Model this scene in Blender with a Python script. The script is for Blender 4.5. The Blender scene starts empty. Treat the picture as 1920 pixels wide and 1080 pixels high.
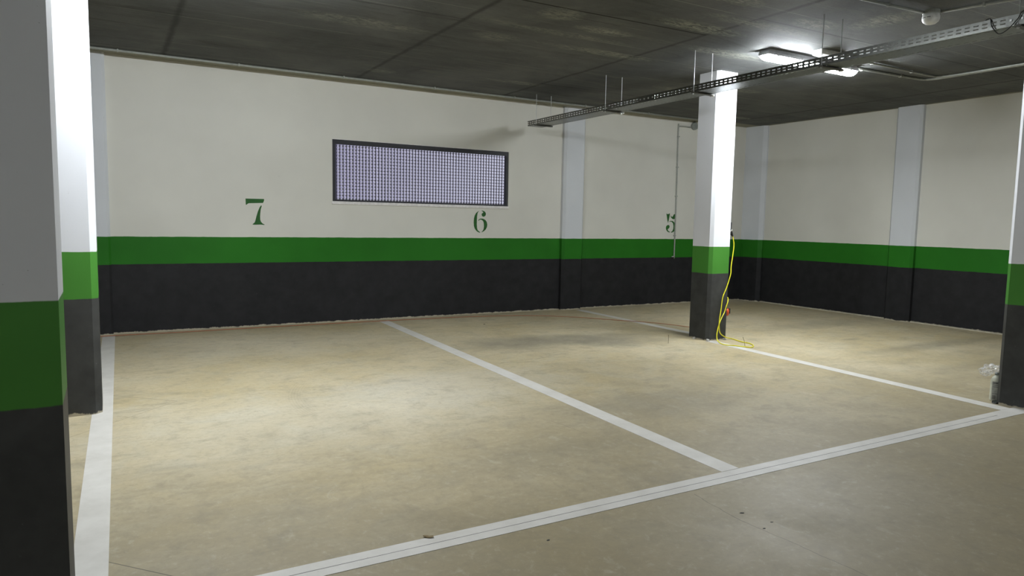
import bpy, bmesh, math, random
from mathutils import Vector, Matrix
random.seed(7)
S = bpy.context.scene
C = S.collection
PI = math.pi

# ------------------------------------------------------------------ camera
H = 2.75            # ceiling height
YB = 8.053          # back wall plane
XR = 8.957          # right wall plane
Z1, Z2 = 0.7006, 0.9787   # paint band edges
cam_d = bpy.data.cameras.new('camera')
cam = bpy.data.objects.new('camera', cam_d)
C.objects.link(cam)
cr = Vector((0.86822983, -0.49581921, 0.01844631))
cu = Vector((0.0310913, 0.0914737, 0.995322))
cf = Vector((0.49518712, 0.86359474, -0.09483586))
cam.matrix_world = Matrix(((cr.x, cu.x, -cf.x, 0), (cr.y, cu.y, -cf.y, 0), (cr.z, cu.z, -cf.z, 1.20581), (0, 0, 0, 1)))
cam_d.sensor_width = 36
cam_d.lens = 1321.03 / 1920 * 36
cam_d.clip_start = 0.05
S.camera = cam

# ------------------------------------------------------------------ world + exposure
w = bpy.data.worlds.new('world'); S.world = w; w.use_nodes = True
bg = w.node_tree.nodes['Background']
bg.inputs['Color'].default_value = (0.75, 0.8, 1.0, 1); bg.inputs['Strength'].default_value = 0.6
S.view_settings.view_transform = 'Standard'
S.view_settings.look = 'None'
S.view_settings.exposure = 0.0
S.view_settings.gamma = 1
S.view_settings.use_curve_mapping = False
LAMP = 275.0         # emission strength of the lit lamp diffusers

# ------------------------------------------------------------------ node helpers
class NT:
    def __init__(s, name):
        s.mat = bpy.data.materials.new(name); s.mat.use_nodes = True
        s.t = s.mat.node_tree; s.b = s.t.nodes['Principled BSDF']
    def n(s, typ, **kw):
        nd = s.t.nodes.new(typ)
        for k, v in kw.items(): setattr(nd, k, v)
        return nd
    def L(s, a, b): s.t.links.new(a, b)
    def put(s, sock, v):
        if hasattr(v, 'is_linked'): s.L(v, sock)
        elif v is not None: sock.default_value = v
    def m(s, op, a, b=None, c=None, clamp=False):
        nd = s.n('ShaderNodeMath', operation=op); nd.use_clamp = clamp
        s.put(nd.inputs[0], a)
        if b is not None: s.put(nd.inputs[1], b)
        if c is not None: s.put(nd.inputs[2], c)
        return nd.outputs[0]
    def pos(s):
        g = s.n('ShaderNodeNewGeometry'); sp = s.n('ShaderNodeSeparateXYZ')
        s.L(g.outputs['Position'], sp.inputs[0])
        return g.outputs['Position'], sp.outputs[0], sp.outputs[1], sp.outputs[2]
    def vec(s, x, y, z):
        c = s.n('ShaderNodeCombineXYZ')
        for i, v in enumerate((x, y, z)): s.put(c.inputs[i], v)
        return c.outputs[0]
    def scale(s, v, sc):
        nd = s.n('ShaderNodeVectorMath', operation='MULTIPLY'); s.L(v, nd.inputs[0]); nd.inputs[1].default_value = sc
        return nd.outputs[0]
    def noise(s, v, sc, det=4, rough=.55, dist=0.0):
        nd = s.n('ShaderNodeTexNoise'); s.L(v, nd.inputs['Vector'])
        nd.inputs['Scale'].default_value = sc; nd.inputs['Detail'].default_value = det
        nd.inputs['Roughness'].default_value = rough; nd.inputs['Distortion'].default_value = dist
        return nd.outputs['Fac']
    def ramp(s, f, a, b, clamp=True):           # linear map a..b -> 0..1
        nd = s.n('ShaderNodeMapRange'); nd.clamp = clamp
        s.L(f, nd.inputs[0]); nd.inputs[1].default_value = a; nd.inputs[2].default_value = b
        nd.inputs[3].default_value = 0; nd.inputs[4].default_value = 1
        return nd.outputs[0]
    def mix(s, f, a, b, mode='MIX'):
        nd = s.n('ShaderNodeMix', data_type='RGBA', blend_type=mode)
        s.put(nd.inputs[0], f)
        for i, v in ((6, a), (7, b)):
            if isinstance(v, tuple): v = (*v, 1) if len(v) == 3 else v
            s.put(nd.inputs[i], v)
        return nd.outputs[2]
    def bump(s, h, st=.3, d=.01):
        nd = s.n('ShaderNodeBump'); nd.inputs['Strength'].default_value = st; nd.inputs['Distance'].default_value = d
        s.L(h, nd.inputs['Height']); s.L(nd.outputs[0], s.b.inputs['Normal'])
    def out(s, col=None, rough=None, spec=None, metal=None):
        if col is not None: s.put(s.b.inputs['Base Color'], (*col, 1) if isinstance(col, tuple) else col)
        if rough is not None: s.put(s.b.inputs['Roughness'], rough)
        if spec is not None: s.b.inputs['Specular IOR Level'].default_value = spec
        if metal is not None: s.b.inputs['Metallic'].default_value = metal
        return s.mat
    def blob(s, x, y, cx, cy, rx, ry, wob=None):     # soft ellipse mask, 1 in the centre
        dx = s.m('DIVIDE', s.m('SUBTRACT', x, cx), rx); dy = s.m('DIVIDE', s.m('SUBTRACT', y, cy), ry)
        d = s.m('ADD', s.m('MULTIPLY', dx, dx), s.m('MULTIPLY', dy, dy))
        if wob is not None: d = s.m('ADD', d, s.m('MULTIPLY', s.m('SUBTRACT', wob, .5), 1.8))
        return s.ramp(d, 1.3, .1)
    def seg(s, x, y, ax, ay, bx, by, wd):           # thin line mask
        vx, vy = bx - ax, by - ay; l2 = vx * vx + vy * vy
        px = s.m('SUBTRACT', x, ax); py = s.m('SUBTRACT', y, ay)
        t = s.m('DIVIDE', s.m('ADD', s.m('MULTIPLY', px, vx), s.m('MULTIPLY', py, vy)), l2, clamp=True)
        ex = s.m('SUBTRACT', px, s.m('MULTIPLY', t, vx)); ey = s.m('SUBTRACT', py, s.m('MULTIPLY', t, vy))
        d = s.m('SQRT', s.m('ADD', s.m('MULTIPLY', ex, ex), s.m('MULTIPLY', ey, ey)))
        return s.ramp(d, wd, wd * .4)

def simple(name, col, rough=.5, spec=.5, metal=0.0, var=.12, sc=30.0):
    t = NT(name); p = t.n('ShaderNodeTexCoord').outputs['Object']
    f = t.noise(p, sc, 3)
    c = t.mix(t.ramp(f, .3, .7), tuple(v * (1 - var) for v in col), tuple(min(1, v * (1 + var)) for v in col))
    return t.out(c, rough, spec, metal)

def band_paint(name, white, green, dark, mortar=True, rough=.55, spec=.22):
    t = NT(name); P, x, y, z = t.pos()
    n1 = t.noise(P, 9, 4); n2 = t.noise(P, 1.3, 3); n3 = t.noise(P, 120, 2); n4 = t.noise(P, 30, 4, .7)
    zz = t.m('ADD', z, t.m('MULTIPLY', t.m('SUBTRACT', n1, .5), .008))
    g = t.ramp(zz, Z2 + .0015, Z2 - .0015); d = t.ramp(zz, Z1 + .002, Z1 - .002)
    wv = t.mix(t.ramp(n2, .3, .7), tuple(v * .95 for v in white), tuple(v * 1.03 for v in white))
    gv = t.mix(t.ramp(n2, .3, .7), tuple(v * .88 for v in green), tuple(v * 1.1 for v in green))
    dv = t.mix(t.ramp(n1, .25, .75), tuple(v * .8 for v in dark), tuple(v * 1.25 for v in dark))
    dv = t.mix(t.ramp(n4, .68, .76), dv, tuple(v * 2.2 for v in dark))
    c = t.mix(g, wv, gv); c = t.mix(d, c, dv)
    if mortar:
        mz = t.m('ADD', z, t.m('MULTIPLY', t.m('SUBTRACT', t.noise(P, 14, 5, .7), .5), .05))
        c = t.mix(t.ramp(mz, .016, .008), c, (.42, .38, .29))
    pin = t.ramp(t.noise(P, 75, 1, .4), .80, .82)
    c = t.mix(t.m('MULTIPLY', pin, .4), c, (.16, .16, .15))
    t.bump(n3, .05, .003)
    return t.out(c, rough, spec)

M = {}
M['wall'] = band_paint('wall_paint', (.655, .645, .58), (.020, .150, .012), (.021, .021, .022), spec=.14)
M['pilaster'] = band_paint('pilaster_paint', (.62, .64, .66), (.020, .150, .012), (.021, .021, .022), spec=.14)
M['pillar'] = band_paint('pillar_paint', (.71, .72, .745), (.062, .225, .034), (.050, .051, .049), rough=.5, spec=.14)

# ---- concrete floor
def floor_mat():
    t = NT('polished_concrete'); P, x, y, z = t.pos()
    n1 = t.noise(P, .8, 5, .6, .4); n2 = t.noise(P, 3.2, 6, .65, 1.0); n3 = t.noise(P, 14, 6, .7, .5); n4 = t.noise(P, 150, 2)
    n5 = t.noise(t.scale(P, (1.0, 2.6, 1)), 2.0, 6, .7, 1.5)
    c = t.mix(t.ramp(n1, .35, .65), (.445, .365, .205), (.545, .465, .305))
    c = t.mix(t.m('MULTIPLY', t.ramp(n2, .45, .72), .55), c, (.47, .44, .33))
    c = t.mix(t.m('MULTIPLY', t.ramp(n5, .5, .3), .45), c, (.27, .235, .16))
    c = t.mix(t.m('MULTIPLY', t.ramp(n3, .55, .75), .3), c, (.29, .26, .19))
    # tyre stains, dark and pale patches; right-hand blobs paint in a shadow band
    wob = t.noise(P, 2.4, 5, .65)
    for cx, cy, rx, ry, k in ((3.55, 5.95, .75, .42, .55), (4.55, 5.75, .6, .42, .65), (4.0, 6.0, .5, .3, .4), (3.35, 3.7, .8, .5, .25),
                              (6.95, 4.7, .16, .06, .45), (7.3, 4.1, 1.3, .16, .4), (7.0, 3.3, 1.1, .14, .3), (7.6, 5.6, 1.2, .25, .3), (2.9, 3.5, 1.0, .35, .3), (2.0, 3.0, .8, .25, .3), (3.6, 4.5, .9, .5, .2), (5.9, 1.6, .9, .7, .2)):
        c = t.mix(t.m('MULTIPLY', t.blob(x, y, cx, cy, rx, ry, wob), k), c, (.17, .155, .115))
    for cx, cy, rx, ry, k in ((1.0, 4.2, 1.2, .8, .35), (2.2, 4.6, .9, .6, .35), (1.0, 6.9, 1.5, .8, .2), (2.6, 1.9, .9, .4, .25)):
        c = t.mix(t.m('MULTIPLY', t.blob(x, y, cx, cy, rx, ry, wob), k), c, (.54, .52, .45))
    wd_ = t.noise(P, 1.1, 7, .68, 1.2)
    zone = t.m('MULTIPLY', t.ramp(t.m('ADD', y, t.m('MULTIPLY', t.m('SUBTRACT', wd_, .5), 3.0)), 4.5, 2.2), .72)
    c = t.mix(zone, c, (.245, .205, .125))  # darker, browner tone towards the front, edge broken by noise
    fine = t.noise(t.scale(P, (1.6, 1, 1)), 5.5, 8, .75, .8)
    c = t.mix(t.m('MULTIPLY', t.ramp(fine, .42, .28), .4), c, (.22, .19, .125))
    c = t.mix(t.m('MULTIPLY', t.ramp(fine, .58, .72), .35), c, (.58, .54, .42))
    # turning tyre arc
    dx = t.m('SUBTRACT', x, 2.35); dy = t.m('SUBTRACT', y, 4.5)
    rr = t.m('SQRT', t.m('ADD', t.m('MULTIPLY', dx, dx), t.m('MULTIPLY', dy, dy)))
    arc = t.m('MULTIPLY', t.ramp(t.m('ABSOLUTE', t.m('SUBTRACT', rr, 1.32)), .10, .02), t.ramp(x, 1.7, 1.2))
    rib = t.ramp(t.m('ABSOLUTE', t.m('SINE', t.m('MULTIPLY', rr, 170))), .2, .8)
    c = t.mix(t.m('MULTIPLY', t.m('MULTIPLY', arc, rib), .13), c, (.22, .19, .13))
    g2 = t.noise(P, 26, 8, .8, .4)
    c = t.mix(t.m('MULTIPLY', t.ramp(g2, .50, .30), .38), c, (.20, .175, .12))
    c = t.mix(t.m('MULTIPLY', t.ramp(g2, .55, .72), .30), c, (.62, .57, .45))
    g3 = t.noise(P, 5.0, 9, .72, .3)
    c = t.mix(t.m('MULTIPLY', t.ramp(g3, .48, .32), .42), c, (.21, .185, .13))
    # speckles
    sp = t.noise(P, 55, 2, .5)
    c = t.mix(t.m('MULTIPLY', t.ramp(sp, .76, .80), .5), c, (.10, .09, .07))
    # shrinkage joints and hairline cracks
    wn = t.n('ShaderNodeTexNoise'); t.L(P, wn.inputs['Vector']); wn.inputs['Scale'].default_value = 9; wn.inputs['Detail'].default_value = 4
    ws = t.n('ShaderNodeSeparateXYZ'); t.L(wn.outputs['Color'], ws.inputs[0])
    xd = t.m('ADD', x, t.m('MULTIPLY', t.m('SUBTRACT', ws.outputs[0], .5), .03)); yd = t.m('ADD', y, t.m('MULTIPLY', t.m('SUBTRACT', ws.outputs[1], .5), .03))
    lines = [(x, y, -.073, 5.358, .355, 4.966, .0035, .6), (x, y, .355, 4.966, -.216, 4.391, .003, .45), (x, y, .355, 4.966, .9, 4.95, .003, .3),
             (x, y, -.9, 3.69, .183, 2.479, .003, .8), (x, y, .183, 2.479, .6, 2.03, .003, .8),
             (x, y, 2.878, 5.178, 3.454, 5.23, .004, .5), (x, y, 5.1, 3.05, 5.7, 2.66, .003, .45),
             (xd, yd, 2.246, 2.243, 2.215, 1.95, .0024, .6), (xd, yd, 2.215, 1.95, 2.235, 1.74, .0024, .6), (xd, yd, 2.235, 1.74, 2.263, 1.33, .0024, .6),
             (xd, yd, 2.35, 3.2, 2.30, 3.5, .003, .4), (xd, yd, 4.2, 2.0, 5.0, 1.6, .002, .35), (x, y, -6, 2.336, 8.9, 2.322, .0022, .8)]
    for (a, b, ax, ay, bx, by, wd, k) in lines:
        c = t.mix(t.m('MULTIPLY', t.seg(a, b, ax, ay, bx, by, wd), k), c, (.07, .06, .045))
    t.bump(n4, .05, .003)
    r = t.m('ADD', .40, t.m('MULTIPLY', n2, .28))
    return t.out(c, r, .32)
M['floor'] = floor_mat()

# ---- board marked ceiling
def ceiling_mat():
    t = NT('board_marked_concrete'); P, x, y, z = t.pos()
    n1 = t.noise(P, .9, 5, .6, .6); n2 = t.noise(t.scale(P, (.5, 3.0, 1)), 1.6, 6, .7, .8); n3 = t.noise(P, 60, 4, .7)
    n4 = t.noise(t.scale(P, (1.2, 26, 1)), 1.5, 3, .6)
    c = t.mix(t.ramp(n1, .35, .65), (.090, .094, .092), (.142, .147, .142))
    c = t.mix(t.m('MULTIPLY', t.ramp(n2, .56, .70), .4), c, (.20, .205, .17))
    c = t.mix(t.m('MULTIPLY', t.ramp(n2, .46, .3), .5), c, (.045, .048, .038))
    gr = t.noise(t.scale(P, (1, 2.2, 1)), 22, 8, .8)
    c = t.mix(t.m('MULTIPLY', t.ramp(gr, .56, .72), .35), c, (.23, .235, .20))
    c = t.mix(t.m('MULTIPLY', t.ramp(gr, .44, .30), .5), c, (.035, .037, .030))
    # board seams: hairlines running along x every 0.24 m, here and there bright with laitance
    yw = t.m('ADD', y, t.m('MULTIPLY', t.m('SUBTRACT', t.noise(P, .7, 2), .5), .012))
    fr = t.m('ABSOLUTE', t.m('SUBTRACT', t.m('FRACT', t.m('DIVIDE', yw, .24)), .5))
    seam = t.ramp(fr, .482, .497)
    on = t.ramp(t.noise(t.scale(P, (.8, 4.1, 1)), 1.0, 3), .52, .60)
    c = t.mix(t.m('MULTIPLY', seam, t.m('MULTIPLY', on, .75)), c, (.34, .35, .30))
    dk = t.ramp(t.noise(t.scale(P, (.6, 4.1, 1)), 1.7, 2), .58, .66)
    c = t.mix(t.m('MULTIPLY', seam, t.m('MULTIPLY', dk, .9)), c, (.012, .012, .010))
    # short dashes of laitance along the boards
    c = t.mix(t.m('MULTIPLY', t.ramp(n4, .70, .76), .5), c, (.24, .245, .20))
    # formwork panel joints
    xw = t.m('ADD', x, t.m('MULTIPLY', t.m('SUBTRACT', t.noise(P, 4, 4), .5), .05))
    for jx in (-5.0, -3.15, -1.3, .52, 2.44, 4.30, 6.15, 8.2):
        j = t.ramp(t.m('ABSOLUTE', t.m('SUBTRACT', xw, jx)), .035, .008)
        c = t.mix(t.m('MULTIPLY', j, t.m('ADD', .25, t.m('MULTIPLY', n1, .6))), c, (.026, .027, .024))
    for ax, bx, jy, k in ((2.44, 4.30, 4.42, .95), (4.30, 8.2, 3.83, .5), (.52, 2.44, 5.1, .5), (4.3, 8.9, 6.9, .5), (-1.3, .5, 4.0, .5)):
        j = t.seg(x, yw, ax, jy, bx, jy - .03, .012)
        c = t.mix(t.m('MULTIPLY', j, k), c, (.012, .012, .010))
    # lime bloom patches
    wob = t.noise(t.scale(P, (1, 2.2, 1)), 3.2, 6, .7, 1.2)
    wsp = t.ramp(t.noise(t.scale(P, (1, 3.0, 1)), 9, 8, .75, 1.5), .44, .62)
    for cx, cy, rx, ry, k in ((3.0, 4.55, .12, .08, .8), (3.55, 4.75, .18, .05, 1.0), (4.0, 5.35, .45, .05, .7), (4.1, 4.25, .3, .06, .9), (3.3, 5.0, .5, .04, .5),
                              (2.9, 5.4, .15, .07, .5), (4.9, 4.75, .3, .06, .8), (5.1, 3.35, .1, .15, .8), (4.75, 3.7, .15, .06, 1.), (3.8, 3.6, .2, .05, .8), (1.8, 5.6, .35, .08, .6),
                              (6.4, 5.9, .2, .06, .6), (5.8, 6.3, .25, .05, .6), (4.0, 7.0, .25, .05, .6), (2.55, 7.3, .1, .06, .6), (7.9, 7.4, .25, .04, .9), (4.45, 3.95, .35, .05, .7)):
        c = t.mix(t.m('MULTIPLY', t.m('MULTIPLY', t.blob(x, y, cx, cy, rx * 1.5, ry * 1.8, wob), wsp), k), c, (.36, .37, .30))
    # overspray of wall paint along the back and side walls
    ov = t.ramp(y, YB - .27, YB - .25)
    c = t.mix(t.m('MULTIPLY', ov, .75), c, (.34, .33, .25))
    ov = t.ramp(t.m('ADD', x, t.m('MULTIPLY', t.noise(P, 5, 3), .10)), XR - .04, XR + .05)
    c = t.mix(t.m('MULTIPLY', ov, .8), c, (.40, .38, .30))
    hh = t.m('ADD', n3, t.m('MULTIPLY', seam, .6))
    t.bump(hh, .3, .006)
    return t.out(c, .85, .2)
M['ceiling'] = ceiling_mat()

def line_mat():
    t = NT('floor_marking_paint'); P, x, y, z = t.pos()
    n = t.noise(P, 6, 5, .65); n2 = t.noise(P, 45, 4, .7)
    c = t.mix(t.ramp(n, .3, .7), (.55, .525, .47), (.65, .625, .57))
    c = t.mix(t.m('MULTIPLY', t.ramp(n2, .66, .74), .6), c, (.40, .37, .29))
    return t.out(c, .5, .4)
M['line'] = line_mat()

M['green_paint'] = simple('green_stencil_paint', (.020, .105, .018), .6, .3)
M['conduit'] = simple('grey_plastic_conduit', (.30, .31, .275), .5)
M['box_grey'] = simple('grey_plastic_box', (.24, .26, .24), .55)
M['galv'] = simple('galvanised_steel', (.17, .175, .16), .30, .5, 1.0, .15, 60)
M['rod'] = simple('zinc_rod', (.55, .56, .55), .4, .5, .6)
M['dark_steel'] = simple('dark_steel_bracket', (.10, .10, .09), .5, .5, .5)
M['white_pl'] = simple('white_plastic', (.72, .72, .68), .4)
M['housing'] = simple('lamp_housing_grey', (.60, .60, .63), .45)
M['frame'] = simple('dark_window_frame', (.018, .018, .022), .5)
M['grille'] = simple('dark_perforated_steel', (.075, .070, .115), .45, .5, .2)
M['sill'] = simple('sill_render', (.72, .70, .68), .6)
M['yellow'] = simple('yellow_cable_sheath', (.72, .66, .02), .4)
M['orange'] = simple('orange_cable_sheath', (.36, .13, .06), .5)
M['orange_pl'] = simple('orange_plug_plastic', (.65, .09, .02), .4)
M['black_pl'] = simple('black_plastic', (.02, .02, .02), .4)
M['bottle'] = simple('pale_bottle_plastic', (.62, .63, .52), .35)
M['ink'] = simple('printed_ink', (.035, .035, .035), .5)
M['label'] = simple('bottle_label', (.36, .37, .33), .5, var=.2)
M['leaf'] = simple('dry_brown_scrap', (.22, .16, .07), .8)
M['chip'] = simple('dark_grit', (.03, .03, .025), .8)
M['mortar'] = simple('mortar_crumb', (.36, .35, .31), .9, .2)
M['wire'] = simple('rusty_wire', (.09, .07, .04), .6, .5, .4)

M['mortar_strip'] = simple('mortar_fillet', (.47, .43, .33), .85, .2, var=.2, sc=14)
M['groove'] = simple('groove_grime', (.17, .165, .155), .8, .2, var=.5, sc=3)
def emit(name, col, st):
    m_ = bpy.data.materials.new(name); m_.use_nodes = True
    b = m_.node_tree.nodes['Principled BSDF']
    b.inputs['Base Color'].default_value = (.8, .8, .8, 1); b.inputs['Roughness'].default_value = .3
    b.inputs['Emission Color'].default_value = (*col, 1); b.inputs['Emission Strength'].default_value = st
    return m_
M['tube'] = emit('lit_diffuser', (.90, .95, 1.0), LAMP)
M['em_lit'] = emit('lit_emergency_diffuser', (.9, .95, 1.0), 2.5)

def daylight_mat():     # glowing sheet added for the daylight; highlight rings painted around tinted dots per hole
    t = NT('added_daylight_sheet'); P, x, y, z = t.pos()
    fx = t.m('SUBTRACT', t.m('FRACT', t.m('DIVIDE', t.m('SUBTRACT', x, 2.290), .0386)), .5)
    fz = t.m('SUBTRACT', t.m('FRACT', t.m('DIVIDE', t.m('SUBTRACT', z, 1.4225), .0375)), .5)
    d = t.m('MAXIMUM', t.m('MULTIPLY', t.m('ABSOLUTE', fx), 1.22), t.m('ABSOLUTE', fz))
    dot = t.ramp(d, .325, .27)
    lav = t.mix(t.ramp(x, 2.3, 4.4), (.175, .165, .33), (.40, .42, .56))
    c = t.mix(dot, (.80, .78, .93), lav)
    t.out((.1, .1, .1), .6, .1)
    t.put(t.b.inputs['Emission Color'], c); t.b.inputs['Emission Strength'].default_value = 1.05
    return t.mat
M['daylight'] = daylight_mat()

def bag_mat():
    t = NT('clear_plastic_film')
    tr = t.n('ShaderNodeBsdfTransparent'); gl = t.n('ShaderNodeBsdfPrincipled')
    gl.inputs['Base Color'].default_value = (.8, .8, .78, 1); gl.inputs['Roughness'].default_value = .12; gl.inputs['Specular IOR Level'].default_value = .9
    mx = t.n('ShaderNodeMixShader'); lw = t.n('ShaderNodeLayerWeight'); lw.inputs[0].default_value = .35
    t.L(t.m('ADD', t.m('MULTIPLY', lw.outputs['Facing'], .5), .12, clamp=True), mx.inputs[0])
    t.L(tr.outputs[0], mx.inputs[1]); t.L(gl.outputs[0], mx.inputs[2])
    t.L(mx.outputs[0], t.t.nodes['Material Output'].inputs['Surface'])
    return t.mat
M['bag'] = bag_mat()

# ------------------------------------------------------------------ mesh helpers
def obj(name, bm, mat, parent=None, smooth=False):
    me = bpy.data.meshes.new(name)
    bmesh.ops.recalc_face_normals(bm, faces=bm.faces[:])
    if smooth:
        for f in bm.faces: f.smooth = True
    bm.to_mesh(me); bm.free(); me.materials.append(M[mat])
    o = bpy.data.objects.new(name, me); C.objects.link(o)
    if parent is not None: o.parent = parent
    return o
def tag(o, label=None, cat=None, group=None, kind=None):
    if label: o['label'] = label
    if cat: o['category'] = cat
    if group: o['group'] = group
    if kind: o['kind'] = kind
    return o
def thing(name, label, cat, loc=(0, 0, 0), group=None):
    o = bpy.data.objects.new(name, None); C.objects.link(o); o.location = loc; o.empty_display_size = .1
    return tag(o, label, cat, group)
def box(bm, x0, x1, y0, y1, z0, z1):
    v = [bm.verts.new((x, y, z)) for z in (z0, z1) for x, y in ((x0, y0), (x1, y0), (x1, y1), (x0, y1))]
    for f in ((3, 2, 1, 0), (4, 5, 6, 7), (0, 1, 5, 4), (1, 2, 6, 5), (2, 3, 7, 6), (3, 0, 4, 7)): bm.faces.new([v[i] for i in f])
def bx(*a):
    bm = bmesh.new(); box(bm, *a); return bm
def bevel(bm, w, seg=2):
    bmesh.ops.bevel(bm, geom=bm.edges[:], offset=w, segments=seg, affect='EDGES', profile=.5); return bm
def prism(bm, pts, z0, z1):           # vertical extrusion of a plan outline
    a = [bm.verts.new((x, y, z0)) for x, y in pts]; b = [bm.verts.new((x, y, z1)) for x, y in pts]
    n = len(pts)
    bm.faces.new(a[::-1]); bm.faces.new(b)
    for i in range(n): bm.faces.new((a[i], a[(i + 1) % n], b[(i + 1) % n], b[i]))
def tube(bm, pts, r, n=10, cap=True):
    pts = [Vector(p) for p in pts]; rings = []
    t0 = (pts[1] - pts[0]).normalized()
    u = t0.cross(Vector((0, 0, 1)))
    if u.length < .1: u = t0.cross(Vector((1, 0, 0)))
    u.normalize()
    for i, p in enumerate(pts):
        if i == 0: t = pts[1] - p
        elif i == len(pts) - 1: t = p - pts[i - 1]
        else: t = (pts[i + 1] - p).normalized() + (p - pts[i - 1]).normalized()
        t.normalize(); u = (u - t * u.dot(t)).normalized(); v = t.cross(u)
        rr = r[i] if isinstance(r, (list, tuple)) else r
        rings.append([bm.verts.new(p + (u * math.cos(2 * PI * k / n) + v * math.sin(2 * PI * k / n)) * rr) for k in range(n)])
    for a, b in zip(rings, rings[1:]):
        for k in range(n): bm.faces.new((a[k], a[(k + 1) % n], b[(k + 1) % n], b[k]))
    if cap: bm.faces.new(rings[0][::-1]); bm.faces.new(rings[-1])
def spline(pts, sub=6):
    P = [Vector(p) for p in pts]; P = [P[0] * 2 - P[1]] + P + [P[-1] * 2 - P[-2]]; out = []
    for i in range(1, len(P) - 2):
        for k in range(sub):
            t = k / sub; a, b, c, d = P[i - 1:i + 3]
            out.append(.5 * ((2 * b) + (c - a) * t + (2 * a - 5 * b + 4 * c - d) * t * t + (3 * b - a - 3 * c + d) * t ** 3))
    out.append(P[-2]); return out
def tb(pts, r, n=10):
    bm = bmesh.new(); tube(bm, pts, r, n); return bm
def lathe(bm, prof, c=(0, 0, 0), n=24):
    rings = [[bm.verts.new((c[0] + r * math.cos(2 * PI * k / n), c[1] + r * math.sin(2 * PI * k / n), c[2] + z)) for k in range(n)] for r, z in prof]
    for a, b in zip(rings, rings[1:]):
        for k in range(n): bm.faces.new((a[k], a[(k + 1) % n], b[(k + 1) % n], b[k]))
    bm.faces.new(rings[0][::-1]); bm.faces.new(rings[-1])
def struct(name, bm, mat): return tag(obj(name, bm, mat), kind='structure')

# ------------------------------------------------------------------ room shell
XL, YF = -7.0, -6.0
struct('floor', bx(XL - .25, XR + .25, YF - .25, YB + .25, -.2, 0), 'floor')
struct('ceiling', bx(XL - .25, XR + .25, YF - .25, YB + .25, H, H + .25), 'ceiling')
WX0, WX1, WZ0, WZ1 = 2.236, 4.535, 1.392, 2.092
bm = bmesh.new()
box(bm, XL - .25, WX0, YB, YB + .25, 0, H); box(bm, WX1, XR + .25, YB, YB + .25, 0, H)
box(bm, WX0, WX1, YB, YB + .25, 0, WZ0); box(bm, WX0, WX1, YB, YB + .25, WZ1, H)
struct('wall_back', bm, 'wall')
struct('wall_right', bx(XR, XR + .25, YF - .25, YB, 0, H), 'wall')
struct('trim_1', bx(XR - .032, XR - .0005, -5.9, 5.255, .0005, .013), 'mortar_strip')
struct('trim_2', bx(XR - .032, XR - .0005, 5.605, YB - .375, .0005, .013), 'mortar_strip')
struct('wall_left', bx(XL - .25, XL, YF - .25, YB, 0, H), 'wall')
struct('wall_front', bx(XL, XR, YF - .25, YF, 0, H), 'wall')

# window: dark frame, perforated sheet, daylight sheet
bm = bmesh.new()
fy0, fy1 = YB + .012, YB + .06
fr = .034
box(bm, WX0, WX0 + fr, fy0, fy1, WZ0, WZ1); box(bm, WX1 - fr, WX1, fy0, fy1, WZ0, WZ1)
box(bm, WX0 + fr, WX1 - fr, fy0, fy1, WZ0, WZ0 + .023); box(bm, WX0 + fr, WX1 - fr, fy0, fy1, WZ1 - .052, WZ1)
win = struct('window_1', bm, 'frame')
win['label'] = 'long horizontal window high in the back wall with dark frame and perforated sheet'
# perforated sheet: every cell a rounded slot hole
bm = bmesh.new()
px, pz = .0386, .0375; gx0, gz0 = 2.290, 1.4225; nx, nz = 57, 18
hw, hh = .0128, .0152; gy = YB + .030
def cell(cx, cz):
    hole = []
    for k in range(16):
        a = 2 * PI * k / 16; ca, sa = math.cos(a), math.sin(a)
        s = (abs(ca) ** 4 + abs(sa) ** 4) ** -.25
        hole.append((cx + hw * s * ca, cz + hh * s * sa))
    outer = []
    for k in range(16):
        a = 2 * PI * k / 16; ca, sa = math.cos(a), math.sin(a); s = 1 / max(abs(ca), abs(sa))
        outer.append((cx + px / 2 * s * ca, cz + pz / 2 * s * sa))
    iv = [bm.verts.new((x, gy, z)) for x, z in hole]; ov = [bm.verts.new((x, gy, z)) for x, z in outer]
    bv = [bm.verts.new((x, gy + .0025, z)) for x, z in hole]
    for k in range(16):
        j = (k + 1) % 16
        bm.faces.new((iv[k], iv[j], ov[j], ov[k])); bm.faces.new((iv[k], iv[j], bv[j], bv[k]))
for i in range(nx):
    for j in range(nz):
        cell(gx0 + (i + .5) * px, gz0 + (j - .5) * px * pz / px)
xa, xb, za, zb = gx0, gx0 + nx * px, gz0 - pz, gz0 + (nz - 1) * pz
box(bm, WX0 + .005, xa, gy, gy + .0025, WZ0 + .005, WZ1 - .005); box(bm, xb, WX1 - .005, gy, gy + .0025, WZ0 + .005, WZ1 - .005)
me = bpy.data.meshes.new('perforated_sheet'); bm.to_mesh(me); bm.free(); me.materials.append(M['grille'])
o = bpy.data.objects.new('perforated_sheet', me); C.objects.link(o); o.parent = win
obj('added_daylight_sheet', bx(WX0 + .01, WX1 - .01, YB + .036, YB + .040, WZ0 + .01, WZ1 - .005), 'daylight', win)
bm = bx(WX0 - .012, WX1 + .004, YB - .014, YB + .02, WZ0 - .034, WZ0 + .001); bevel(bm, .004, 2)
obj('window_sill', bm, 'sill', win)
bm = bx(WX0 - .004, WX1 + .008, YB - .003, YB + .006, WZ1 - .001, WZ1 + .005)
obj('lintel_edge', bm, 'sill', win)

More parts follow.
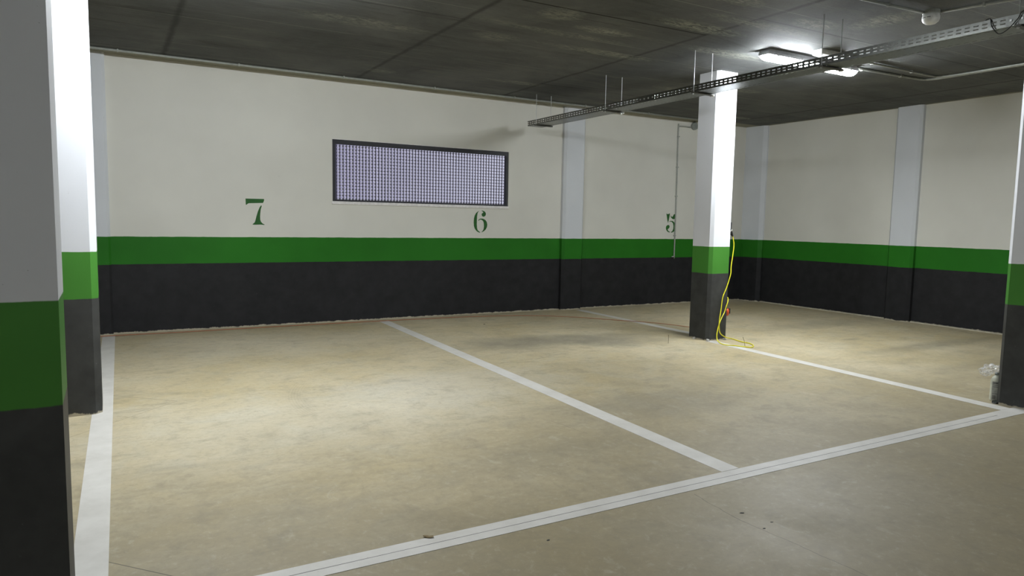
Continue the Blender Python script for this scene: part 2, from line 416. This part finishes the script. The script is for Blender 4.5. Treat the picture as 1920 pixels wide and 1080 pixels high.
# pilasters on the walls and free pillars
def cham(x0, x1, y0, y1, c, corners='abcd'):
    p = []
    p += [(x0, y0 + c), (x0 + c, y0)] if 'a' in corners else [(x0, y0)]
    p += [(x1 - c, y0), (x1, y0 + c)] if 'b' in corners else [(x1, y0)]
    p += [(x1, y1 - c), (x1 - c, y1)] if 'c' in corners else [(x1, y1)]
    p += [(x0 + c, y1), (x0, y1 - c)] if 'd' in corners else [(x0, y1)]
    return p
def column(name, label, cat, mat, plan, group):
    bm = bmesh.new(); prism(bm, plan, 0, H)
    return tag(obj(name, bm, mat), label, cat, group)
PG = 'pilasters standing out from the walls'
column('wall_pilaster', 'shallow white, green and dark pilaster on back wall between painted 6 and 5', 'pilaster', 'pilaster', cham(5.36, 5.70, YB - .075, YB, .03, 'ab'), PG)
column('wall_pilaster', 'shallow pilaster at left end of back wall, behind the narrow bright pillar', 'pilaster', 'pilaster', cham(-.33, .018, YB - .06, YB, .02, 'ab'), PG)
column('wall_pilaster', 'shallow painted pilaster half way along the right wall', 'pilaster', 'pilaster', cham(XR - .075, XR, 5.26, 5.60, .03, 'ad'), PG)
column('wall_pilaster', 'faint pilaster filling the corner of back and right walls', 'pilaster', 'pilaster',
       [(XR - .10, YB), (XR - .10, YB - .06), (XR - .075, YB - .32), (XR - .03, YB - .37), (XR, YB - .37), (XR, YB)], PG)
GG = 'free standing striped pillars'
column('pillar', 'striped pillar standing free near the 5, yellow cable hanging on it', 'pillar', 'pillar', cham(5.368, 5.662, 5.268, 5.562, .03), GG)
column('pillar', 'striped pillar at the right edge, plastic bottle at its foot', 'pillar', 'pillar', cham(5.328, 5.628, 2.19, 2.502, .03), GG)
column('pillar', 'brightly lit striped pillar at left with its foot on the floor in view', 'pillar', 'pillar', cham(-.372, -.063, 4.835, 5.14, .034), GG)
column('pillar', 'closest striped pillar, wide and shaded, cut by the left edge', 'pillar', 'pillar', [(-.43, 2.152), (-.118, 2.166), (-.118, 2.40), (-.43, 2.40)], GG)

# ------------------------------------------------------------------ floor markings
def strip(quad, label, group='white parking bay lines'):
    bm = bmesh.new(); prism(bm, quad, .0002, .0016)
    return tag(obj('parking_line', bm, 'line'), label, 'parking line', group)
strip([(-1.5, 2.285), (5.30, 2.270), (9 - .1, 2.262), (9 - .1, 2.372), (5.07, 2.383), (-1.5, 2.388)][:6], 'long white line crossing the foreground from bottom centre to right pillar, grooved along its middle')
strip([(2.573, 2.388), (2.690, 2.388), (2.850, 7.90), (2.733, 7.90)], 'white line between bays 7 and 6, running to the back wall')
strip([(5.168, 2.384), (5.282, 2.384), (5.455, 5.262), (5.345, 5.262)], 'white line from the centre pillar to the right pillar')
strip([(5.530, 5.572), (5.636, 5.572), (5.655, 7.90), (5.550, 7.90)], 'short white line behind the centre pillar reaching the back wall')
strip([(-.150, 2.389), (-.038, 2.389), (.028, 7.95), (-.080, 7.95)], 'white line at far left, passing the brightly lit pillar')
# groove in the long line
bm = bmesh.new(); prism(bm, [(-1.4, 2.3335), (5.0, 2.3228), (5.0, 2.3255), (-1.4, 2.3362)], .0016, .0019)
o = obj('joint_groove', bm, 'groove'); o.parent = [q for q in C.objects if q.name == 'parking_line'][0]

# ------------------------------------------------------------------ painted numbers
SIX = [[(4.1199, 1.3277), (4.0947, 1.3158), (4.0697, 1.2956), (4.0512, 1.2643), (4.041, 1.2247), (4.0379, 1.1797), (4.0417, 1.1347), (4.0536, 1.101), (4.073, 1.0758), (4.0987, 1.0563), (4.1243, 1.048), (4.137, 1.052), (4.1145, 1.0649), (4.0951, 1.0817), (4.0871, 1.107), (4.0825, 1.1578), (4.0836, 1.2142), (4.086, 1.2593), (4.0918, 1.2961), (4.1042, 1.316)], [(4.139, 1.3292), (4.1645, 1.3298), (4.1903, 1.3208), (4.2085, 1.3014), (4.2121, 1.2816), (4.204, 1.2645), (4.1818, 1.2499), (4.1593, 1.2579), (4.1494, 1.2747), (4.1523, 1.2917), (4.1682, 1.3005), (4.1745, 1.3063), (4.1615, 1.3201)], [(4.1028, 1.2004), (4.109, 1.2146), (4.1279, 1.2263), (4.1534, 1.2284), (4.179, 1.2243), (4.2049, 1.2106), (4.2246, 1.1882), (4.2336, 1.1542), (4.229, 1.12), (4.2134, 1.0914), (4.188, 1.0684), (4.1562, 1.0522), (4.151, 1.0567), (4.1687, 1.071), (4.1812, 1.0939), (4.1858, 1.1252), (4.1832, 1.1649), (4.1764, 1.1903), (4.1601, 1.207), (4.1408, 1.2152), (4.1217, 1.212), (4.1092, 1.1988)]]
SEVEN = [[(1.293, 1.3922), (1.4851, 1.3929), (1.4865, 1.3823), (1.4794, 1.3607), (1.4716, 1.3498), (1.3285, 1.3431), (1.3143, 1.3374), (1.3055, 1.3266), (1.2954, 1.3263)], [(1.4557, 1.3237), (1.4597, 1.3148), (1.45, 1.2851), (1.4443, 1.2423), (1.4411, 1.2048), (1.4421, 1.1673), (1.4505, 1.1434), (1.4658, 1.1275), (1.4863, 1.117), (1.4836, 1.1116), (1.4424, 1.1148), (1.3808, 1.1119), (1.3604, 1.1153), (1.3682, 1.1245), (1.3837, 1.137), (1.3918, 1.1612), (1.4026, 1.204), (1.4188, 1.2577), (1.4374, 1.3008), (1.4506, 1.3215)]]
FIVE = [[(7.2536, 1.3579), (7.2833, 1.3479), (7.3236, 1.362), (7.3177, 1.3177), (7.3052, 1.2644), (7.2925, 1.2155), (7.276, 1.2639), (7.2639, 1.3166)], [(7.3365, 1.3401), (7.3555, 1.314), (7.3792, 1.3117), (7.401, 1.3459), (7.4265, 1.3571), (7.4457, 1.3513), (7.4448, 1.3023), (7.4281, 1.2824), (7.3989, 1.2748), (7.3689, 1.2832), (7.3442, 1.3049)], [(7.3069, 1.2334), (7.3354, 1.2489), (7.3766, 1.2496), (7.4131, 1.2306), (7.4446, 1.1954), (7.4534, 1.142), (7.4318, 1.1016), (7.3916, 1.0789), (7.3623, 1.0743), (7.3559, 1.0831), (7.3847, 1.0967), (7.4029, 1.1325), (7.4029, 1.177), (7.3901, 1.2169), (7.3596, 1.2369), (7.3301, 1.2382)], [(7.2916, 1.1889), (7.3177, 1.1831), (7.3282, 1.1628), (7.3176, 1.1405), (7.2948, 1.1269), (7.2894, 1.118), (7.3081, 1.096), (7.3381, 1.0856), (7.3351, 1.0758), (7.2971, 1.0826), (7.2665, 1.1089), (7.2532, 1.1398), (7.2598, 1.1708)]]
def number(shapes, label):
    bm = bmesh.new()
    for pts in shapes:
        a = [bm.verts.new((x, YB - .0012, z)) for x, z in pts]; b = [bm.verts.new((x, YB - .0001, z)) for x, z in pts]
        n = len(pts); f = bm.faces.new(a); g = bm.faces.new(b[::-1])
        for i in range(n): bm.faces.new((a[i], a[(i + 1) % n], b[(i + 1) % n], b[i]))
    bm.normal_update()
    bmesh.ops.triangulate(bm, faces=[f for f in bm.faces if len(f.verts) > 4], ngon_method='EAR_CLIP')
    return tag(obj('painted_number', bm, 'green_paint'), label, 'number', 'green stencilled bay numbers')
number(SEVEN, 'dark green stencilled 7 on the back wall, left of the window')
number(SIX, 'dark green stencilled 6 just below the right end of the window')
number(FIVE, 'dark green stencilled 5 half covered by the vertical conduit')

# ------------------------------------------------------------------ perforated cable tray
tray = thing('cable_tray', 'long galvanised perforated cable tray hanging from the ceiling on thin rods', 'cable tray', (4.705, 3.5, 2.388))
TX0, TX1, TZ0, TZ1, TY0, TY1 = 4.600, 4.812, 2.388, 2.448, -2.0, 7.72
pitch, slot = .05, .030
def W2L(bm, o):
    for v in bm.verts: v.co -= o.location
    return bm
bm = bmesh.new()
def slotted(mk, u0, u1, rows, hh_):
    # mk(u, y) -> point; sheet from u0..u1 with slot rows centred at rows
    us = [u0]
    for r in rows: us += [r - hh_, r + hh_]
    us.append(u1)
    n = int((TY1 - TY0) / pitch)
    for i in range(n):
        ya = TY0 + i * pitch; yb = ya + (pitch - slot); yc = ya + pitch
        k = 0
        for k in range(len(us) - 1):
            hole = k % 2 == 1
            P = [mk(us[k], ya), mk(us[k + 1], ya), mk(us[k + 1], yb), mk(us[k], yb)]
            bm.faces.new([bm.verts.new(p) for p in P])
            if not hole:
                P = [mk(us[k], yb), mk(us[k + 1], yb), mk(us[k + 1], yc), mk(us[k], yc)]
                bm.faces.new([bm.verts.new(p) for p in P])
for sx in (TX0, TX1):
    slotted(lambda u, y, sx=sx: (sx, y, u), TZ0, TZ1, (TZ0 + .020, TZ0 + .041), .0037)
slotted(lambda u, y: (u, y, TZ0), TX0, TX1, (TX0 + .03, TX1 - .03), .003)
for sx, d in ((TX0, .012), (TX1, -.012)):
    box(bm, min(sx, sx + d), max(sx, sx + d), TY0, TY1, TZ1, TZ1 + .0015)
bmesh.ops.remove_doubles(bm, verts=bm.verts[:], dist=.0001)
W2L(bm, tray)
body = obj('tray_body', bm, 'galv', tray)
sm = body.modifiers.new('thickness', 'SOLIDIFY'); sm.thickness = .0015; sm.offset = 0
for ry in (7.50, 6.11, 4.81, 3.50, 2.20, .90, -.4, -1.7):
    for rx in (TX0 - .003, TX1 - .002):
        bm = tb([(rx + .0, ry, TZ0 - .025), (rx, ry, H - .0006)], .0032, 8); lathe(bm, [(.009, 0), (.009, .008)], (rx, ry, TZ0 - .022), 6)
        W2L(bm, tray); obj('threaded_rod', bm, 'rod', tray)
    bm = bx(TX0 - .015, TX1 + .022, ry - .02, ry + .02, TZ0 - .0135, TZ0 - .001); bevel(bm, .003, 1)
    W2L(bm, tray); br = obj('bracket', bm, 'dark_steel', tray)
    bm = bx(TX1 + .012, TX1 + .030, ry - .016, ry + .016, TZ0 - .018, TZ0 - .002); bevel(bm, .003, 1)
    W2L(bm, tray); obj('bracket_end', bm, 'white_pl', br)
# splice plate with bolts near the second and third hangers
for sy in (5.45, 2.15):
    bm = bx(TX0 - .004, TX0 - .001, sy - .12, sy + .12, TZ0 + .006, TZ1 - .006)
    W2L(bm, tray); sp = obj('splice_plate', bm, 'galv', tray)
    for k in range(4):
        y = sy - .09 + k * .06; zz = TZ0 + .030
        bm = bx(TX0 - .010, TX0 - .0035, y - .006, y + .006, zz - .006, zz + .006)
        W2L(bm, tray); obj('bolt', bm, 'rod', sp)
# cables lying in the near end of the tray, one loop hanging over its edge
loop = tb(spline([(4.66, 2.52, 2.41), (4.625, 2.42, 2.445), (4.60, 2.36, 2.458), (4.587, 2.34, 2.41), (4.588, 2.30, 2.355), (4.587, 2.25, 2.37), (4.586, 2.20, 2.42), (4.60, 2.17, 2.459), (4.66, 2.05, 2.41), (4.69, 1.4, 2.398)]), .003, 8)
tag(obj('tray_cable', loop, 'black_pl', smooth=True), 'thin dark cable looping down over the near edge of the cable tray', 'cable')
cb = bmesh.new()
tube(cb, spline([(4.70, 2.45, 2.40), (4.67, 2.2, 2.435), (4.65, 2.1, 2.43), (4.68, 1.6, 2.40), (4.70, .4, 2.40), (4.70, -1.5, 2.40)]), .006, 8)
tag(obj('tray_cable', cb, 'conduit', smooth=True), 'pale cable lying in the near end of the cable tray', 'cable')

# ------------------------------------------------------------------ ceiling lamps
def lamp(x0, x1, y, label, lit=True, group='sealed tube lamps on the ceiling'):
    L = x1 - x0
    r = thing('ceiling_lamp', label, 'lamp', (x0, y, H), group)
    # housing: rounded trough hanging under the ceiling
    bm = bmesh.new()
    prof = [(-.046, 0), (-.056, -.030), (-.058, -.050), (.058, -.050), (.056, -.030), (.046, 0)]
    def ext(prof, a, b, inset):
        A = [bm.verts.new((a + (inset if z < -.001 else .02), yy, z)) for yy, z in prof]
        B = [bm.verts.new((b - (inset if z < -.001 else .02), yy, z)) for yy, z in prof]
        n = len(prof); bm.faces.new(A); bm.faces.new(B[::-1])
        for i in range(n): bm.faces.new((A[i], B[i], B[(i + 1) % n], A[(i + 1) % n]))
    ext(prof, 0, L, 0)
    obj('housing', bm, 'housing', r)
    bm = bmesh.new(); n = 8
    xs = [(.006, .55), (.02, .85), (.05, 1), (L - .05, 1), (L - .02, .85), (L - .006, .55)]
    rings = []
    for xx, s in xs:
        rings.append([bm.verts.new((xx, .0475 * math.cos(PI * k / n), -.0505 - .044 * s * math.sin(PI * k / n) ** .8)) for k in range(n + 1)])
    for a, b in zip(rings, rings[1:]):
        for k in range(n): bm.faces.new((a[k], a[k + 1], b[k + 1], b[k]))
    bm.faces.new(rings[0]); bm.faces.new(rings[-1][::-1])
    obj('diffuser', bm, 'tube', r, smooth=False)
    for k in range(4):
        cx = .12 + k * (L - .24) / 3
        for sy in (-1, 1):
            bm = bx(cx - .012, cx + .012, min(sy * .053, sy * .061), max(sy * .053, sy * .061), -.058, -.030)
            obj('clip', bm, 'housing', r)
    return r
lamp(5.055, 6.315, 4.445, 'lit tube lamp on the ceiling, crossed by the cable tray')
# matching lamp over bay 7, out of view, then an added rear fill lamp
lamp(.12, 1.38, 4.36, 'unseen lit tube lamp on the ceiling over bay 7, to the right of the bright pillar')

lamp(.0, 1.26, -5.4, 'unseen tube lamp added on the rear ceiling as fill light')  # unseen, added to lift the dim front faces of the pillars
em = thing('emergency_light', 'small white emergency light box on the ceiling beside the tube lamp', 'light', (5.44, 4.14, H))
bm = bx(0, .29, 0, .10, -.045, 0); bevel(bm, .005, 2); obj('housing', bm, 'white_pl', em)
bm = bx(.012, .278, .01, .09, -.050, -.0455); obj('diffuser', bm, 'em_lit', em)

# ------------------------------------------------------------------ conduits
def clips(parent, pts, axis, r=.014):
    for p in pts:
        if axis == 'x': bm = bx(p[0] - .007, p[0] + .007, p[1] - r, p[1] + r, p[2] - r, H - .0006)
        else: bm = bx(p[0] - r, p[0] + r, p[1] - .007, p[1] + .007, p[2] - r, H - .0006)
        obj('clip', bm, 'conduit', parent)
zc = H - .014
cond = thing('conduit', 'long grey conduit on the ceiling edge along the whole back wall', 'conduit')
obj('pipe', tb([(-6.9, 7.78, zc), (7.9, 7.80, zc)], .012, 10), 'conduit', cond, True)
clips(cond, [(-.95 + k * 1.08, 7.785, zc) for k in range(8)], 'x')
wc = thing('conduit', 'thin vertical grey conduit on the back wall crossing the 5', 'conduit')
obj('pipe', tb(spline([(7.66, YB - .013, 2.655), (7.47, YB - .013, 2.655), (7.425, YB - .013, 2.645), (7.412, YB - .013, 2.60), (7.424, YB - .013, 1.6), (7.428, YB - .013, .76), (7.426, YB - .013, .725), (7.415, YB - .013, .713), (7.385, YB - .013, .712)], 4), .0105, 10), 'conduit', wc, True)
for z_ in (2.50, 2.05, 1.62, 1.03):
    bm = bx(7.404, 7.440, YB - .026, YB - .0006, z_ - .007, z_ + .007); obj('clip', bm, 'conduit', wc)
jb = thing('junction_box', 'round grey junction box high on the back wall, left of centre pillar top', 'junction box', (7.72, YB, 2.675))
bm = bmesh.new(); n = 24
lathe(bm, [(.050, 0), (.056, .01), (.056, .040), (.050, .050), (.030, .054)], n=n)
bmesh.ops.rotate(bm, verts=bm.verts[:], cent=(0, 0, 0), matrix=Matrix.Rotation(PI / 2, 3, 'X'))
obj('box_body', bm, 'box_grey', jb)
bm = bmesh.new(); tube(bm, [(.05, -.02, -.02), (.30, -.02, -.02)], .012); obj('conduit_stub', bm, 'conduit', jb, True)
bm = bmesh.new(); tube(bm, [(0, -.025, .05), (0, -.025, .074)], .016); obj('gland', bm, 'box_grey', jb, True)

c1 = thing('conduit', 'grey ceiling conduit leaving the right end of the tube lamp and bending forward', 'conduit')
obj('pipe', tb(spline([(6.30, 4.43, zc), (6.8, 4.41, zc), (7.25, 4.385, zc), (7.38, 4.36, zc), (7.42, 4.24, zc), (7.425, 4.0, zc), (7.41, 3.3, zc), (7.40, 1.5, zc), (7.40, -5.9, zc)], 5), .012, 10), 'conduit', c1, True)
clips(c1, [(6.42, 4.43, zc), (7.0, 4.40, zc)], 'x'); clips(c1, [(7.42, 3.85, zc), (7.41, 2.9, zc), (7.40, 1.9, zc)], 'y')
c2 = thing('conduit', 'grey ceiling conduit leaving the emergency light box and joining the bent one', 'conduit')
obj('pipe', tb(spline([(5.73, 4.19, zc), (6.3, 4.215, zc), (7.2, 4.23, zc), (7.33, 4.21, zc), (7.385, 4.10, zc), (7.390, 3.9, zc), (7.38, 3.0, zc), (7.37, 1.5, zc), (7.37, -5.9, zc)], 5), .010, 10), 'conduit', c2, True)
clips(c2, [(6.25, 4.213, zc), (6.9, 4.225, zc)], 'x', .012)
c3 = thing('conduit', 'grey ceiling conduit coming into the smoke detector from the left', 'conduit')
obj('pipe', tb([(-3.0, 3.70, zc), (4.0, 3.14, zc), (5.10, 3.055, zc)], .010, 10), 'conduit', c3, True)
clips(c3, [(4.72, 3.085, zc), (4.3, 3.117, zc)], 'x', .012)
c4 = thing('conduit', 'grey ceiling conduit leaving the smoke detector towards the camera side', 'conduit')
obj('pipe', tb([(5.16, 3.0, zc), (5.265, 2.65, zc), (5.60, 1.5, zc), (6.5, -1.7, zc)], .010, 10), 'conduit', c4, True)
clips(c4, [(5.24, 2.73, zc)], 'y', .012)

sd = thing('smoke_detector', 'round white smoke detector on the ceiling between two conduits', 'smoke detector', (5.135, 3.03, H))
bm = bmesh.new(); lathe(bm, [(.056, 0), (.056, -.022), (.052, -.026)], n=28); obj('base', bm, 'conduit', sd, False)
bm = bmesh.new(); lathe(bm, [(.053, -.0265), (.057, -.045), (.0565, -.060), (.050, -.077), (.034, -.091), (.012, -.097)], n=28); hd = obj('head', bm, 'white_pl', sd, True)
bm = bmesh.new()
for k in range(10):
    a0 = 2 * PI * k / 10 + .1; a1 = a0 + .42
    P = [(.0585 * math.cos(a), .0545 * math.sin(a), z) for a, z in ((a0, -.052), (a1, -.052), (a1, -.056), (a0, -.056))]
    Q = [(p[0] * .9, p[1] * .9, p[2]) for p in P]
    A = [bm.verts.new(p) for p in P]; B = [bm.verts.new(p) for p in Q]
    bm.faces.new(A); bm.faces.new(B[::-1])
    for i in range(4): bm.faces.new((A[i], A[(i + 1) % 4], B[(i + 1) % 4], B[i]))
obj('vent_slot', bm, 'black_pl', hd)

# ------------------------------------------------------------------ cables at the centre pillar
sk = thing('wall_socket', 'small dark surface socket on the hidden right face of the centre pillar', 'socket', (5.662, 5.345, 1.19))
bm = bx(0, .028, -.04, .04, -.04, .045); bevel(bm, .004, 2); obj('socket_body', bm, 'black_pl', sk)
yc = thing('extension_cable', 'bright yellow cable hanging down the centre pillar and looping on the floor', 'cable', (5.6, 5.2, 0))
path = [(5.735, 5.33, 1.085), (5.743, 5.33, 1.064), (5.749, 5.32, .991), (5.718, 5.30, .891), (5.674, 5.275, .769), (5.650, 5.255, .686), (5.583, 5.24, .55), (5.525, 5.23, .452), (5.499, 5.22, .332), (5.462, 5.20, .225), (5.452, 5.19, .150), (5.50, 5.215, .08), (5.60, 5.235, .03),
        (5.700, 5.24, .0065), (5.66, 5.11, .0065), (5.645, 5.03, .0065), (5.652, 4.965, .0065), (5.610, 4.885, .0065), (5.545, 4.815, .0065), (5.478, 4.79, .0065), (5.429, 4.864, .0065), (5.389, 4.931, .0065), (5.350, 4.983, .0065), (5.350, 5.06, .010),
        (5.385, 5.14, .027), (5.403, 5.17, .077), (5.437, 5.19, .143), (5.474, 5.205, .200), (5.520, 5.22, .253), (5.564, 5.235, .293), (5.599, 5.245, .357), (5.630, 5.255, .405), (5.672, 5.30, .440), (5.685, 5.35, .420), (5.685, 5.36, .33), (5.69, 5.345, .305)]
bm = tb(spline([(x - 5.6, y - 5.2, z) for x, y, z in path], 6), .0052, 10)
obj('cable', bm, 'yellow', yc, True)
bm = bmesh.new(); tube(bm, [(5.690 - 5.6, .140, 1.172), (5.700 - 5.6, .139, 1.150), (5.716 - 5.6, .134, 1.118), (5.726 - 5.6, .131, 1.10), (5.735 - 5.6, .130, 1.085)], [.016, .019, .017, .011, .007], 12); pl = obj('plug', bm, 'black_pl', yc, True)
bm = bmesh.new(); tube(bm, [(5.694 - 5.6, .138, 1.164), (5.706 - 5.6, .136, 1.140)], .0205, 12); obj('plug_collar', bm, 'white_pl', pl, True)
bm = bmesh.new(); tube(bm, [(5.688 - 5.6, .147, .318), (5.700 - 5.6, .143, .296)], .014, 12); obj('plug', bm, 'black_pl', yc, True)
oc = thing('extension_cable', 'thin orange cable along the foot of the back wall, curving to the centre pillar', 'cable')
op = [(-3.0, 7.93, .0065), (-.09, 7.91, .0065), (.52, 7.89, .0065), (1.3, 7.90, .0065), (2.04, 7.90, .0065), (3.298, 7.86, .0065), (4.025, 7.80, .0065), (4.681, 7.603, .0065), (5.103, 7.284, .0065), (5.407, 6.888, .0065), (5.693, 6.523, .0065), (5.874, 6.075, .0065),
      (5.90, 5.75, .0065), (5.83, 5.52, .02), (5.75, 5.40, .14), (5.722, 5.355, .235), (5.712, 5.345, .258)]
obj('cable', tb(spline(op, 6), .0036, 8), 'orange', oc, True)
bm = bmesh.new(); tube(bm, [(5.716, 5.338, .240), (5.712, 5.338, .256), (5.705, 5.338, .285), (5.700, 5.338, .312)], [.012, .024, .028, .025], 14); obj('connector', bm, 'orange_pl', oc, True)
bm = bx(5.728, 5.748, 5.322, 5.352, .262, .318); bevel(bm, .004, 2); obj('connector_cap', bm, 'black_pl', oc)

# thin tie wires standing up from the slab
tag(obj('tie_wire', tb([(4.888, 5.325, 0), (4.892, 5.327, .04), (4.886, 5.325, .088)], .0018, 6), 'wire'), 'thin rusty wire standing up from the floor left of the centre pillar', 'wire')
tag(obj('tie_wire', tb([(5.505, 4.886, 0), (5.495, 4.89, .05), (5.478, 4.895, .092)], .0018, 6), 'wire'), 'thin rusty wire leaning up inside the yellow cable loop', 'wire')

# mortar crumbs at the foot of the centre pillar
def lump(bm, c, r, sq=.6, seed=0):
    rnd = random.Random(seed); g = bmesh.ops.create_icosphere(bm, subdivisions=2, radius=1)['verts']
    for v in g:
        k = r * (1 + rnd.uniform(-.3, .3)); v.co = Vector((v.co.x * k, v.co.y * k, max(0, v.co.z) * k * sq)) + Vector(c)
for i, (cx, cy, r, lab) in enumerate(((5.352, 5.44, .020, 'grey mortar lump at the left foot of the centre pillar'), (5.372, 5.262, .022, 'grey mortar lump at the front corner of the centre pillar'), (5.600, 5.250, .018, 'grey mortar lump by the yellow cable at the centre pillar foot'), (5.345, 2.50, .022, 'dark mortar lump at the inner foot corner of the right pillar'))):
    bm = bmesh.new(); lump(bm, (cx, cy, 0), r, 1.0, i)
    tag(obj('mortar_lump', bm, 'mortar' if i < 3 else 'chip'), lab, 'mortar', 'mortar crumbs at pillar feet')
for i, (cx, cy, r, mat, nm, lab) in enumerate((
        (1.022, 2.387, .010, 'leaf', 'dry_leaf', 'small brown dry scrap on the long foreground line'),
        (2.280, 1.993, .006, 'chip', 'grit', 'largest dark chip on the floor in front of the long line'),
        (2.318, 1.873, .0035, 'chip', 'grit', 'tiny dark chip right of the largest chip near the crack'),
        (2.241, 1.845, .004, 'chip', 'grit', 'tiny dark chip lying against the floor crack'),
        (1.416, 2.157, .0045, 'chip', 'grit', 'dark chip alone left of the crack, below the long line'),
        (3.774, 7.215, .010, 'chip', 'grit', 'dark chip on the floor near the back wall under the 6'))):
    bm = bmesh.new(); lump(bm, (0, 0, 0), r, .35, 20 + i)
    for v in bm.verts: v.co.x *= 1.8
    if mat == 'leaf':
        for v in bm.verts: v.co.z += .25 * abs(v.co.x) ; v.co.x *= 1.1
    o = obj(nm, bm, mat); o.location = (cx, cy, .0018 if mat == 'leaf' else 0); o.rotation_euler.z = -.6 + i * .2
    tag(o, lab, 'debris', 'specks of debris on the floor')

# ------------------------------------------------------------------ bottle and crumpled film at the right pillar
bt = thing('spray_bottle', 'pale plastic bottle with dark printed label at the foot of the right pillar', 'bottle', (5.420, 2.541, 0))
bm = bmesh.new()
lathe(bm, [(.030, .0), (.036, .004), (.037, .012), (.0365, .05), (.0365, .135), (.035, .150), (.030, .165), (.022, .176), (.016, .181), (.015, .187)], n=28)
obj('bottle_body', bm, 'bottle', bt, True)
bm = bmesh.new(); lathe(bm, [(.0165, .1875), (.0165, .194), (.012, .202), (.006, .205)], n=20); obj('cap', bm, 'box_grey', bt, True)
def wrap(bm, a0, a1, z0, z1, r=.0376):
    n = max(2, int((a1 - a0) / .12))
    A = [bm.verts.new((r * math.cos(a0 + (a1 - a0) * k / n), r * math.sin(a0 + (a1 - a0) * k / n), z0)) for k in range(n + 1)]
    B = [bm.verts.new((v.co.x, v.co.y, z1)) for v in A]
    for k in range(n): bm.faces.new((A[k], A[k + 1], B[k + 1], B[k]))
fa = math.atan2(-2.545, -5.412)
bm = bmesh.new(); wrap(bm, fa - .75, fa + 1.15, .008, .142, .0371); lb = obj('label', bm, 'label', bt)
bm = bmesh.new(); rnd = random.Random(4)
for z_, h_, a_, b_ in ((.138, .0035, -.2, 1.35), (.128, .005, -.2, 1.4), (.116, .003, -.2, .9), (.104, .003, -.2, 1.2), (.056, .002, -.25, 1.45)):
    wrap(bm, fa + a_ - .4, fa + b_ - .4, z_, z_ + h_); obj('text_line', bm, 'ink', lb); bm = bmesh.new()
for k in range(7): wrap(bm, fa - .55 + k * .09, fa - .55 + k * .09 + rnd.choice((.03, .05)), .018, .046)
wrap(bm, fa + .30, fa + .55, .020, .042); wrap(bm, fa + .65, fa + .75, .020, .046)
obj('barcode', bm, 'ink', lb)
bm = bmesh.new()
rnd = random.Random(11)
bmesh.ops.create_icosphere(bm, subdivisions=4, radius=1)
from mathutils import noise as mn
for v in bm.verts:
    d = v.co.copy()
    k = 1 + .55 * mn.noise(d * 2.3 + Vector((3, 1, 7))) + .25 * mn.noise(d * 6)
    v.co = Vector((d.x * .060 * k - .012, d.y * .050 * k + .035, d.z * .026 * k + .218))
    v.co.z += .012 * (d.x * .8 + d.y * .2) * -1 * -1
W_ = Vector((5.424, 2.548, .004))
for v in bm.verts: v.co += W_
for v in bm.verts:
    if v.co.y < 2.508: v.co.y = 2.508
o = obj('plastic_film', bm, 'bag')
tag(o, 'crumpled clear plastic film draped on top of the bottle by the right pillar', 'plastic film')
bm = bmesh.new()
bmesh.ops.create_icosphere(bm, subdivisions=3, radius=1)
for v in bm.verts:
    d = v.co.copy(); k = 1 + .5 * mn.noise(d * 2.8 + Vector((9, 2, 1)))
    v.co = Vector((5.405 + d.x * .030 * k, 2.612 + d.y * .030 * k, .186 + d.z * .018 * k))
o2 = obj('film_tail', bm, 'bag', o)
